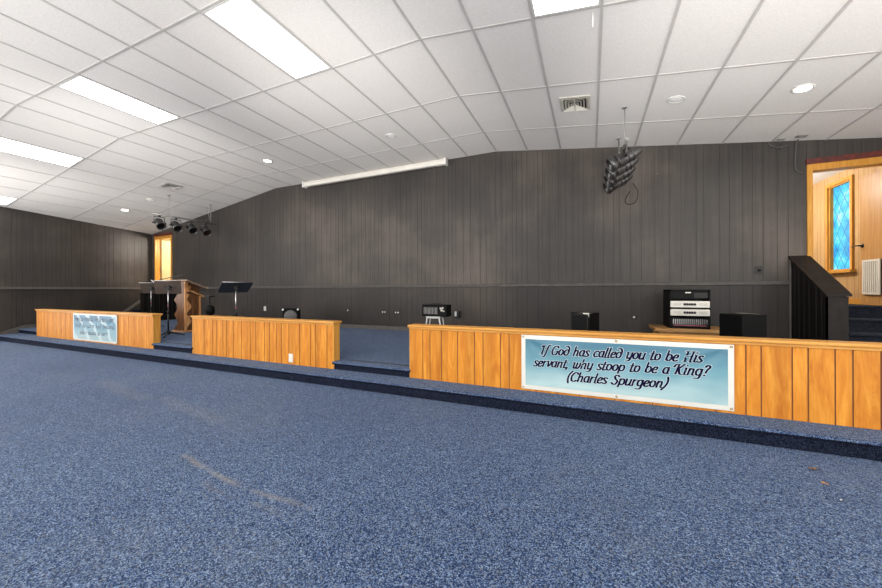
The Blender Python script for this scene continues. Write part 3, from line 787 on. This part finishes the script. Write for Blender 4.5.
b.tube(cat([(2.80, 6.70, 3.325), (2.79, 6.74, 3.27), (2.785, 6.755, 3.10), (2.785, 6.755, 2.94), (2.81, 6.755, 2.87), (2.87, 6.755, 2.84)]), .010, 8)
tag(b.build('cable_drop', M['dark_pipe']), 'dark cable dropping beside the right door frame', 'cable')

# projection screen case
t = thing('projection_screen', 'long cream roll-up projection screen case under the ceiling edge', 'projection screen', (-4.74, 6.69, 3.80)); o = t.location
b = MB(o); b.prism([(6.755, 3.79), (6.755, 3.905), (6.66, 3.905), (6.632, 3.885), (6.628, 3.83), (6.645, 3.79), (6.69, 3.775)], -6.70, -2.78, 'x'); b.build('case', M['cream'], t)
for x in (-6.70, -2.78):
    b = MB(o); b.rbox(x-.025, x+.025, 6.62, 6.765, 3.765, 3.910, .012); b.build('end_cap', M['white_metal'], t)
b = MB(o); b.box(-6.5, -3.0, 6.652, 6.672, 3.762, 3.777); b.build('bottom_bar', M['pipe'], t)

# ------------------------------------------------------------------ stage lights
def light_bar(x, label):
    t = thing('lighting_bar', label, 'lighting bar', (x, 5.75, 3.065), group='stage lighting bars')
    b = MB(); b.tube([(0, -.78, 0), (0, .78, 0)], .022, 14); b.build('pipe', M['pipe'], t)
    for y in (-.42, .64):
        b = MB(); top = ceil_z(x) - 3.065
        b.tube([(0, y, .0), (0, y, top)], .008 if y > 0 else .004, 8); b.rbox(-.03, .03, y-.03, y+.03, top-.012, top, .004)
        if y > 0: b.tube([(0, y, .02), (.0, y-.13, top-.1)], .006, 8)
        b.build('hanger_rod', M['pipe'], t)
    return t
def par_can(loc, direc, pipe_z, label, lens, L_=.36, R_=.088, grp='stage lights'):
    d = Vector(direc).normalized()
    t = thing('stage_light', label, 'stage light', loc, group=grp)
    q = Vector((0, 0, -1)).rotation_difference(d).to_matrix().to_4x4()
    h = L_/2
    b = MB(); b.lathe([(0, h+.02), (.035, h+.018), (.05, h-.01), (.066, h-.05), (R_-.006, h-.12), (R_-.004, -h+.07), (R_+.008, -h+.065), (R_+.012, -h), (R_+.004, -h), (R_-.004, -h+.03), (R_-.012, -h+.06)], 28, M=q); can = b.build('can', M['par'], t)
    b = MB()
    for z in (h-.12, .02, -h+.1): b.lathe([(R_-.004, z), (R_+.003, z+.004), (R_+.003, z+.012), (R_-.004, z+.016)], 28, M=q)
    b.build('band', M['par'], can)
    b = MB(); b.lathe([(0, -h+.05), (R_-.012, -h+.05)], 28, M=q); b.build('lens', lens, t)
    # yoke: u-shaped strap up to the clamp on the pipe
    side = d.cross(Vector((0, 0, 1))).normalized(); top = pipe_z - loc[2]
    b = MB(); w = R_+.02
    b.tube([side*w, side*w + Vector((0, 0, top-.07)), -side*w + Vector((0, 0, top-.07)), -side*w], .011, 6, smooth=False); b.build('yoke', M['dark_pipe'], t)
    for sg in (1, -1):
        b = MB(); b.tube([sg*side*(R_-.01), sg*side*(w+.035)], .018, 10); b.build('tilt_knob', M['black'], t)
    b = MB(); b.rbox(-.02, .02, -.025, .025, top-.080, top-.024, .006); b.build('clamp', M['par'], t)
    return t
XL, XRB = -9.92, .44
light_bar(XL, 'grey lighting bar under the left slope, above the pulpit')
rb = light_bar(XRB, 'grey lighting bar seen end-on under the right slope')
names = ['nearest', 'second', 'third', 'furthest']
for i, y in enumerate((5.10, 5.48, 5.85, 6.22)):
    par_can((XL+.02, y, 2.845), (.62, -.12, -.45), 3.065, '%s stage light on the left lighting bar, counted from the hall' % names[i] if 0 < i < 3 else '%s stage light on the left lighting bar, at its %s end' % (names[i], 'left' if i == 0 else 'right'), M['par_inside'] if i != 3 else M['par_lens'])
for i, y in enumerate((5.12, 5.50, 5.88, 6.26)):
    par_can((XRB-.02, y, 2.875), (-.86, -.10, -.44), 3.065, ['topmost and nearest stage light of the right cluster', 'second stage light down in the right cluster', 'third stage light down in the right cluster', 'lowest and furthest stage light of the right cluster'][i], M['par_inside'] if i != 3 else M['par_lens'], L_=.40)
b = MB((.44, 6.1, 2.9)); RO = Vector((.44, 5.75, 3.065))
b.tube(cat([tuple(RO+Vector(q)) for q in ((.20, .62, -.20), (.27, .64, -.34), (.24, .65, -.50), (.14, .66, -.53), (.09, .66, -.46), (.16, .66, -.32))]), .007, 8)
tag(b.build('power_cable', M['black']), 'thin black power cable looped beside the right cluster of stage lights', 'cable')

# ------------------------------------------------------------------ pulpit
PO = (-8.43, 4.88, STG)
t = thing('pulpit', 'brown wooden pulpit with carved wavy boards and a slanted top', 'pulpit', PO)
b = MB(PO); b.rbox(-8.60, -8.165, 4.655, 5.11, STG, STG+.035, .008); b.build('base', M['pulpit_tan'], t)
b = MB(PO)
b.prism([(4.72, STG+.035), (4.72, 1.175), (5.02, 1.03), (5.02, STG+.035)], -8.255, -8.225, 'x')
b.prism([(4.72, STG+.035), (4.72, 1.175), (5.02, 1.03), (5.02, STG+.035)], -8.46, -8.43, 'x')
b.box(-8.45, -8.235, 4.72, 4.74, STG+.035, 1.175)
for z in (.55, .80): b.box(-8.44, -8.255, 4.74, 5.0, z, z+.02)
b.build('body', M['pulpit'], t)
b = MB(PO); b.box(-8.262, -8.205, 5.02, 5.05, STG+.035, 1.02); b.box(-8.48, -8.42, 5.02, 5.05, STG+.035, 1.02); b.build('back_post', M['pulpit_tan'], t)
b = MB(PO); b.prism([(4.70, 1.180), (4.70, 1.215), (5.13, 1.020), (5.13, .99)], -8.52, -8.18, 'x'); b.build('upper_rail', M['pulpit_tan'], t)
def wavy(u):   # u 0 (foot) .. 1 (top): how far the carved edge swings out
    return .058*cos(2*pi*2.4*(u-.03)) + .010*cos(4*pi*2.4*(u-.03))
def wavy_side(u): return .046*cos(2*pi*2.45*(u-.27))
n = 60; z0, z1 = STG+.035, 1.05
b = MB(PO)
edge = [(-8.475 - wavy(i/n), z0+(z1-z0)*i/n) for i in range(n+1)]
flare = [(-8.40, 1.06), (-8.33, 1.12), (-8.40, 1.20), (-8.48, 1.30), (-8.52, 1.355), (-8.19, 1.355)]
b.prism([(-8.19, z0)] + edge + flare, 4.685, 4.718, 'y'); b.build('front_board', M['pulpit'], t, 'brown front board with carved wavy edge')
b = MB(PO)
edge = [(4.775 + wavy_side(i/n), z0+(z1-z0)*i/n) for i in range(n+1)]
flare = [(4.77, 1.06), (4.715, 1.10), (4.80, 1.17), (4.81, 1.24), (4.74, 1.27), (4.76, 1.335), (4.69, 1.355)]
b.prism([(4.69, z0)] + edge + flare, -8.19, -8.158, 'x'); b.build('side_board', M['pulpit_tan'], t, 'tan side board with carved wavy edge')
for z, r in ((1.16, .035), (.56, .02), (.80, .018)):
    b = MB(PO); b.lathe([(r, 0), (r+.012, .004), (r+.004, .012), (r-.008, .004), (r, 0)], 20, M=Matrix.Translation((-8.158, 4.755, z)) @ Matrix.Rotation(pi/2, 4, 'Y'))
    b.build('carved_rosette', M['pulpit_tan'], t)
b = MB(PO); dk = [(4.655, 1.360), (4.655, 1.388), (5.115, 1.204), (5.115, 1.176)]
b.prism(dk, -8.80, -8.035, 'x'); desk = b.build('desk_top', M['pulpit_top'], t)
b = MB(PO); b.prism([(5.100, 1.182), (5.100, 1.222), (5.118, 1.214), (5.118, 1.174)], -8.79, -8.045, 'x'); b.build('book_ledge', M['pulpit_top'], desk)
b = MB(PO); b.prism([(4.70, 1.215), (4.70, 1.36), (5.05, 1.215), (5.05, 1.06)], -8.44, -8.26, 'x'); b.build('desk_bracket', M['pulpit'], t)

# ------------------------------------------------------------------ music stands
def music_stand(loc, rot, w, h_desk, label, mat, pole_h, tape=True, lean=41):
    """local -y is the back of the desk (the side the hall sees)"""
    t = thing('music_stand', label, 'music stand', loc, rot, group='music stands')
    tilt = radians(lean); hh = .17
    def dk(u, v): return (u, -v*sin(tilt), h_desk + v*cos(tilt))
    b = MB(); n = Vector((0, cos(tilt), sin(tilt)))*.004
    corners = [Vector(dk(-w/2, -hh)), Vector(dk(w/2, -hh)), Vector(dk(w/2, hh)), Vector(dk(-w/2, hh))]
    fr = [c_+n for c_ in corners]; bk = [c_-n for c_ in corners]
    b.face(fr); b.face(bk[::-1])
    for i in range(4): b.face([fr[i], fr[(i+1) % 4], bk[(i+1) % 4], bk[i]])
    lip = [Vector(dk(-w/2, -hh)), Vector(dk(w/2, -hh))]; off = Vector((0, cos(tilt), sin(tilt)))*.05
    b.face([lip[0], lip[1], lip[1]+off, lip[0]+off]); b.face([lip[0]+Vector((0, 0, .004)), lip[1]+Vector((0, 0, .004)), lip[1]+off+Vector((0, 0, .004)), lip[0]+off+Vector((0, 0, .004))])
    desk = b.build('desk', mat, t)
    b = MB(); b.tube([dk(-w/2, hh), dk(w/2, hh)], .006, 8); b.build('edge_bead', M['steel'], desk)
    b = MB(); b.rbox(-.03, .03, -.05, -.004, h_desk-.05, h_desk+.03, .008); b.tube([(-.05, -.03, h_desk), (.05, -.03, h_desk)], .016, 10); b.build('tilt_clutch', M['black'], t)
    b = MB(); b.tube([(0, -.02, h_desk), (0, -.02, pole_h*.52)], .009, 12); b.build('upper_pole', M['steel'], t)
    b = MB(); b.tube([(0, -.02, pole_h*.52), (0, -.02, .06)], .014, 12); b.tube([(0, -.02, pole_h*.55), (0, -.02, pole_h*.49)], .019, 12); b.build('lower_pole', M['black'], t)
    if tape:
        b = MB(); b.tube([(0, -.02, pole_h*.655), (0, -.02, pole_h*.625)], .0115, 12); b.build('tape_band', M['pink'], t, 'pink tape band')
    b = MB(); b.lathe([(0, .13), (.028, .125), (.04, .07), (.03, .045), (0, .04)], 18, M=Matrix.Translation((0, -.02, 0))); b.build('hub', M['black'], t)
    for k in range(3):
        a = radians(20 + 120*k); e = Vector((cos(a), sin(a)))
        b = MB(); b.tube([(e.x*.02, -.02+e.y*.02, .085), (e.x*.13, -.02+e.y*.13, .05), (e.x*.27, -.02+e.y*.27, .012)], [.016, .013, .010], 8); b.build('leg', M['black'], t)
    return t
s1 = music_stand((-10.05, 5.0, STG), radians(44), .42, .99, 'music stand furthest left, its bare pole rising behind the left knee wall', M['desk_reflect'], .95)
s2 = music_stand((-7.78, 4.16, STG), radians(56), .42, .99, 'music stand with a tripod base in the gap before the pulpit', M['desk_reflect'], .95)
s3 = music_stand((-5.85, 4.2, STG), radians(72), .50, .975, 'black music stand standing alone right of the pulpit', M['desk_black'], .95, lean=58)
# black folder tipped up on the middle stand, white card on its edge
b = MB((0, 0, 0)); b.prism([(-.17, .0), (.20, .105), (.20, .125), (-.17, .012)], -.012, .012, 'y', 0)
f = b.build('sheet_music_folder', [M['black']]); f.matrix_world = Matrix.Translation((-7.74, 4.16, STG+1.125)) @ Matrix.Rotation(radians(56), 4, 'Z')
tag(f, 'thin black folder tipped up on the stand before the pulpit', 'folder')
b = MB(); b.rbox(-.045, .045, -.005, .005, -.008, .008, .002)
f = b.build('paper_card', M['paper']); f.matrix_world = Matrix.Translation((-7.93, 3.98, STG+1.10)) @ Matrix.Rotation(radians(56), 4, 'Z') @ Matrix.Rotation(radians(40), 4, 'Y')
tag(f, 'white paper card on the left edge of the stand before the pulpit', 'card')
# small black stand to the right of the pulpit
t = thing('equipment_stand', 'small black stand with a flat plate and a rounded pack, right of the pulpit', 'equipment stand', (-7.43, 4.75, STG))
b = MB(); b.tube([(0, 0, .05), (0, 0, .80)], .014, 10); b.build('pole', M['black'], t)
b = MB(); b.rbox(-.09, .09, -.06, .06, .785, .81, .006); b.build('top_plate', M['black'], t)
b = MB(); b.lathe([(0, .62), (.035, .61), (.07, .58), (.088, .52), (.085, .45), (.05, .40), (0, .39)], 24, M=Matrix.Translation((.02, 0, 0))); b.build('rounded_pack', M['black_vinyl'], t)
for k in range(3):
    a = radians(30+120*k); b = MB(); b.tube([(0, 0, .16), (cos(a)*.22, sin(a)*.22, .012)], .010, 8); b.build('leg', M['black'], t)

# ------------------------------------------------------------------ stage equipment
# small monitor speaker with a round grille
t = thing('speaker', 'small black speaker with a round grey grille behind the middle knee wall', 'speaker', (-6.12, 5.72, STG), radians(36))
b = MB(); b.rbox(-.165, .165, -.13, .13, 0, .515, .012); b.build('cabinet', M['black_vinyl'], t)
b = MB(); b.lathe([(0, .030), (.07, .026), (.115, .016), (.138, .004), (.138, 0)], 32, M=Matrix.Translation((0, -.131, .345)) @ Matrix.Rotation(pi/2, 4, 'X')); b.build('woofer_grille', M['cone'], t)
for sx in (-1, 1):
    for z in (.02, .495):
        b = MB(); b.rbox(sx*.155-.02, sx*.155+.02, -.138, -.10, z-.02, z+.022, .006); b.build('corner_guard', M['steel'], t)
# powered mixer on a stool
t = thing('stool', 'low stool with bent white metal legs, under the amplifier', 'stool', (-2.60, 5.70, STG))
b = MB(); b.rbox(-.145, .145, -.09, .09, .415, .438, .008); b.build('seat', M['white_metal'], t)
for y in (-.075, .075):
    for sx in (-1, 1):
        b = MB(); b.tube(cat([(0, y, .412), (sx*.10, y, .412), (sx*.125, y, .38), (sx*.18, y, .0)]), .012, 8); b.build('leg', M['white_metal'], t)
t = thing('amplifier', 'small black amplifier with ribbed front, on the white-legged stool', 'amplifier', (-2.565, 5.70, STG+.438))
b = MB(); b.rbox(-.245, .245, -.10, .12, 0, .212, .012); b.build('case', M['black_vinyl'], t)
b = MB(); b.box(-.225, .225, -.106, -.098, .02, .192); b.build('faceplate', M['grille'], t)
for i in range(10):
    b = MB(); x = -.195 + i*.028; b.box(x-.0045, x+.0045, -.116, -.105, .045, .165); b.build('rib', M['pipe'], t)
for x, z, r in ((.13, .15, .018), (.17, .155, .018), (.15, .115, .022), (.19, .10, .015)):
    b = MB(); b.lathe([(0, .016), (r, .014), (r, 0)], 16, M=Matrix.Translation((x, -.106, z)) @ Matrix.Rotation(pi/2, 4, 'X')); b.build('dial', M['silver'], t)
b = MB(); b.tube(cat([(-.10, -.02, .21), (-.08, -.02, .228), (.08, -.02, .228), (.10, -.02, .21)]), .007, 8); b.build('handle', M['black'], t)
# speaker boxes
def speaker_box(label, loc, rot, w, d, h, grille_side):
    t = thing('speaker', label, 'speaker', loc, rot)
    b = MB(); b.rbox(-w/2, w/2, -d/2, d/2, 0, h, .010); b.build('cabinet', M['black_vinyl'], t)
    b = MB()
    if grille_side == 'y': b.box(-w/2+.025, w/2-.025, -d/2-.006, -d/2+.004, .03, h-.03); 
    else: b.box(w/2-.004, w/2+.006, -d/2+.025, d/2-.025, .03, h-.03)
    b.build('grille', M['grille'], t)
    b = MB()
    if grille_side == 'y':
        for xa, xb, za, zb in ((-w/2+.012, -w/2+.028, .015, h-.015), (w/2-.028, w/2-.012, .015, h-.015), (-w/2+.012, w/2-.012, h-.03, h-.015)): b.box(xa, xb, -d/2-.010, -d/2+.002, za, zb)
    else:
        for ya, yb, za, zb in ((-d/2+.012, -d/2+.028, .015, h-.015), (d/2-.028, d/2-.012, .015, h-.015), (-d/2+.012, d/2-.012, h-.03, h-.015)): b.box(w/2-.002, w/2+.010, ya, yb, za, zb)
    b.build('grille_frame', M['black'], t)
    b = MB(); b.face([(w/2-.004, -d/2+.12, h+.001), (w/2+.001, -d/2-.001, h+.001), (-w/2+.22*w, -d/2-.0015, h+.001), (w*.1, -d/2+.03, h+.0015)])
    b.face([(w/2-.002, -d/2-.0015, h+.001), (w*.15, -d/2-.0015, h+.001), (w*.3, -d/2-.0015, h-.03), (w/2-.002, -d/2-.0015, h-.045)])
    b.build('torn_corner', M['cream'], t, 'pale chipped corner')
    return t
speaker_box('black speaker box standing below the teal banner\'s left half, behind the knee wall', (-.075, 5.36, STG), radians(-28), .285, .285, .585, 'y')
speaker_box('black speaker box right of the amplifier rack, with a framed grille', (1.715, 5.36, STG), radians(27.7+90), .315, .315, .605, 'x')
# bench and equipment rack
t = thing('bench', 'low pine bench carrying the amplifier rack', 'bench', (1.33, 6.22, STG))
b = MB(); b.rbox(-.455, .52, -.31, .31, .292, .341, .006); b.build('top_board', M['bench'], t)
b = MB(); b.box(-.40, .47, -.27, -.245, .19, .292); b.box(-.40, .47, .245, .27, .19, .292); b.build('apron', M['bench'], t)
for x in (-.385, .43):
    for y in (-.255, .23):
        b = MB(); b.box(x, x+.05, y-.01, y+.035, 0, .292); b.build('leg', M['bench'], t)
t = thing('amplifier_rack', 'black rack case with two silver amplifiers on the pine bench', 'equipment rack', (1.318, 6.24, .568))
b = MB(); W = .245; Hh = .565
b.box(-W, -W+.02, -.24, .24, 0, Hh); b.box(W-.02, W, -.24, .24, 0, Hh); b.box(-W, W, -.24, .24, 0, .022); b.box(-W, W, -.24, .24, Hh-.022, Hh); b.box(-W, W, .22, .24, 0, Hh)
b.box(-W+.02, W-.02, -.12, .22, .02, Hh-.02)
b.build('case', M['black_vinyl'], t)
b = MB(); b.box(-W+.02, W-.02, -.225, -.12, .435, Hh-.025); u = b.build('blank_unit', M['grille'], t)
b = MB(); b.box(.055, W-.03, -.229, -.224, .445, .52); b.build('display', M['black'], u)
b = MB(); b.box(-.05, .02, -.229, -.224, .515, .53); b.build('badge', M['silver'], u)
for z in (.305, .185):
    b = MB(); b.rbox(-W+.008, W-.008, -.252, -.12, z, z+.095, .006); u = b.build('amplifier_unit', M['silver'], t, 'silver faced power amplifier')
    b = MB()
    for i in range(5):                        # blocky badge on a dark plaque
        x = -.075 + i*.03; b.box(x, x+.024, -.2555, -.251, z+.030, z+.065)
    b.box(-.08, .075, -.2545, -.2515, z+.040, z+.055); b.build('badge', M['black'], u)
    b = MB()
    for sx in (-1, 1):
        for j in range(4): b.box(sx*.155-.05, sx*.155+.05, -.2535, -.2515, z+.030+j*.010, z+.034+j*.010)
    b.build('vent_slots', M['pipe'], u)
b = MB(); b.box(-W+.02, W-.02, -.24, -.12, .028, .150); u = b.build('mixer_unit', M['grille'], t)
for i in range(18):
    x = -W+.045 + i*.0236; b = MB(); b.box(x-.004, x+.004, -.247, -.239, .06, .138); b.build('fader', M['steel'], u)
b = MB(); b.box(-W+.05, W-.05, -.2445, -.2395, .040, .050); b.build('led_strip', M['pink'], u, 'red strip of lamps')

# ------------------------------------------------------------------ wall plates, outlets, boxes
def plate(name, label, cat_, x, z, w, h, mat, kind, y=D):
    t = thing(name, label, cat_, (x, y, z))
    b = MB(); b.rbox(-w/2, w/2, -.008, .004, -h/2, h/2, .003); b.build('cover_plate', mat, t)
    if kind == 'duplex':
        for dz in (-.022, .022):
            b = MB(); b.rbox(-.016, .016, -.012, -.006, dz-.014, dz+.014, .004); b.build('socket', M['black'] if mat is M['black_trim'] else M['cream'], t)
    elif kind == 'knob':
        b = MB(); b.lathe([(0, .022), (.018, .020), (.020, 0)], 18, M=Matrix.Translation((0, -.008, 0)) @ Matrix.Rotation(pi/2, 4, 'X')); b.build('dial', M['black'], t)
    return t
plate('wall_outlet', 'white wall outlet on the back wall right of the lone music stand', 'outlet', -8.232, .646, .085, .125, M['plastic_white'], 'duplex')
plate('wall_outlet', 'white outlet low on the middle knee wall', 'outlet', -3.782, .215, .075, .118, M['plastic_white'], 'duplex', 3.52)
plate('wall_control', 'dark square control plate above the chair rail near the right stair', 'wall control', 2.369, 1.425, .105, .125, M['black_plate'], 'knob')
def jacks(x, z, label, n=2, g='jack plates low on the back wall'):
    t = thing('jack_plate', label, 'jack plate', (x, D, z), group=g)
    b = MB(); b.rbox(-.06, .06, -.006, .003, -.04, .04, .003); b.build('cover_plate', M['black_plate'], t)
    for dx in ((-.032, .032) if n == 2 else (0,)):
        b = MB(); b.lathe([(0, .010), (.014, .010), (.018, .004), (.018, 0)], 14, M=Matrix.Translation((dx, -.006, 0)) @ Matrix.Rotation(pi/2, 4, 'X')); b.build('jack', M['plastic_white'], t)
jacks(-4.377, .636, 'left one of two jack plates with white sockets seen through the gap')
jacks(-4.03, .632, 'right one of two jack plates with white sockets seen through the gap')
jacks(-5.405, .655, 'single white jack on the wall above the right end of the middle knee wall', 1)
jacks(.689, .66, 'single white jack on the wall left of the amplifier rack', 1)
t = thing('junction_box', 'small black junction box on the wall right of the amplifier', 'junction box', (-2.551, D, .62))
b = MB(); b.rbox(-.055, .055, -.06, .003, -.06, .08, .006); b.build('box', M['black'], t)
b = MB(); b.box(-.05, -.01, -.064, -.058, -.03, .07); b.build('cover', M['steel'], t)
# scraps on the carpet
def scrap(label, x, y, s, mat, ang):
    b = MB((x, y, 0)); n = 9
    for i in range(n):
        a0, a1 = 2*pi*i/n, 2*pi*(i+1)/n
        def P(a): r = s*(.55+.45*abs(cos(a*1.5+ang))); return (x + r*cos(a)*1.5*cos(ang) - r*sin(a)*.7*sin(ang), y + r*cos(a)*1.5*sin(ang) + r*sin(a)*.7*cos(ang), .004 + .012*abs(sin(a*2)))
        b.face([(x, y, .010), P(a0), P(a1)])
    tag(b.build('leaf_scrap', mat), label, 'leaf', 'scraps on the carpet')
scrap('darker curled brown leaf scrap on the carpet, nearer the stage step', 1.285, 2.924, .024, M['leaf'], .4)
scrap('tan leaf scrap on the carpet between the dark leaf and the white crumb', 1.25, 2.728, .016, M['bench'], 2.0)
scrap('tiny white crumb on the carpet, nearest the camera', 1.229, 2.545, .007, M['paper'], 1.0)

# ------------------------------------------------------------------ light
w = bpy.data.worlds.new('World'); SC.world = w; w.use_nodes = True
w.node_tree.nodes['Background'].inputs['Color'].default_value = (1.0, .985, .96, 1)
w.node_tree.nodes['Background'].inputs['Strength'].default_value = 1.92
def lamp(name, kind, loc, energy, col=(1, .95, .88), size=1.0, rot=(0, 0, 0), spot=None):
    ld = bpy.data.lights.new(name, kind); ld.energy = energy; ld.color = col
    if kind == 'AREA': ld.size = size
    elif kind == 'SPOT': ld.spot_size = spot; ld.spot_blend = 1; ld.shadow_soft_size = size
    else: ld.shadow_soft_size = size
    o = bpy.data.objects.new(name, ld); COL.objects.link(o); o.location = loc; o.rotation_euler = rot
    return o
lamp('back_room_lamp', 'POINT', (2.5, 8.6, 2.9), 95, size=.15)
lamp('left_room_lamp', 'POINT', (-12.2, 7.5, 2.7), 70, size=.15)
for x, y in ((2.216, 5.207), (-6.321, 5.274), (-11.589, 5.159)):
    lamp('downlight_beam', 'SPOT', (x, y, ceil_z(x)-.03), 40, size=.05, spot=radians(172))

# fill spots added behind the camera to brighten the far ceiling
for x, tx, en in ((.8, 1.8, 540), (-2.3, -3.2, 500), (-5.5, -8.2, 520), (-8.5, -12.8, 560)):
    v = Vector((tx-x, 5.6, 2.65))
    lamp('ceiling_fill', 'SPOT', (x, -.45, 1.0), en, col=(1, .96, .92), size=.45, rot=v.to_track_quat('-Z', 'Y').to_euler(), spot=radians(52))

# ------------------------------------------------------------------ camera
cd = bpy.data.cameras.new('camera'); cam = bpy.data.objects.new('camera', cd); COL.objects.link(cam)
cd.sensor_width = 36; cd.sensor_fit = 'HORIZONTAL'; cd.lens = 344.06*36/882
cd.shift_y = -4.34/882; cd.clip_start = .05
cam.matrix_world = Matrix.Translation((0, 0, EYE)) @ Matrix.Rotation(radians(23.464), 4, 'Z') @ Matrix.Rotation(pi/2, 4, 'X') @ Matrix.Rotation(-.0039, 4, 'Z')
SC.camera = cam
vs = SC.view_settings; vs.view_transform = 'Standard'; vs.look = 'None'; vs.gamma = 1; vs.use_curve_mapping = False; vs.exposure = 1.05
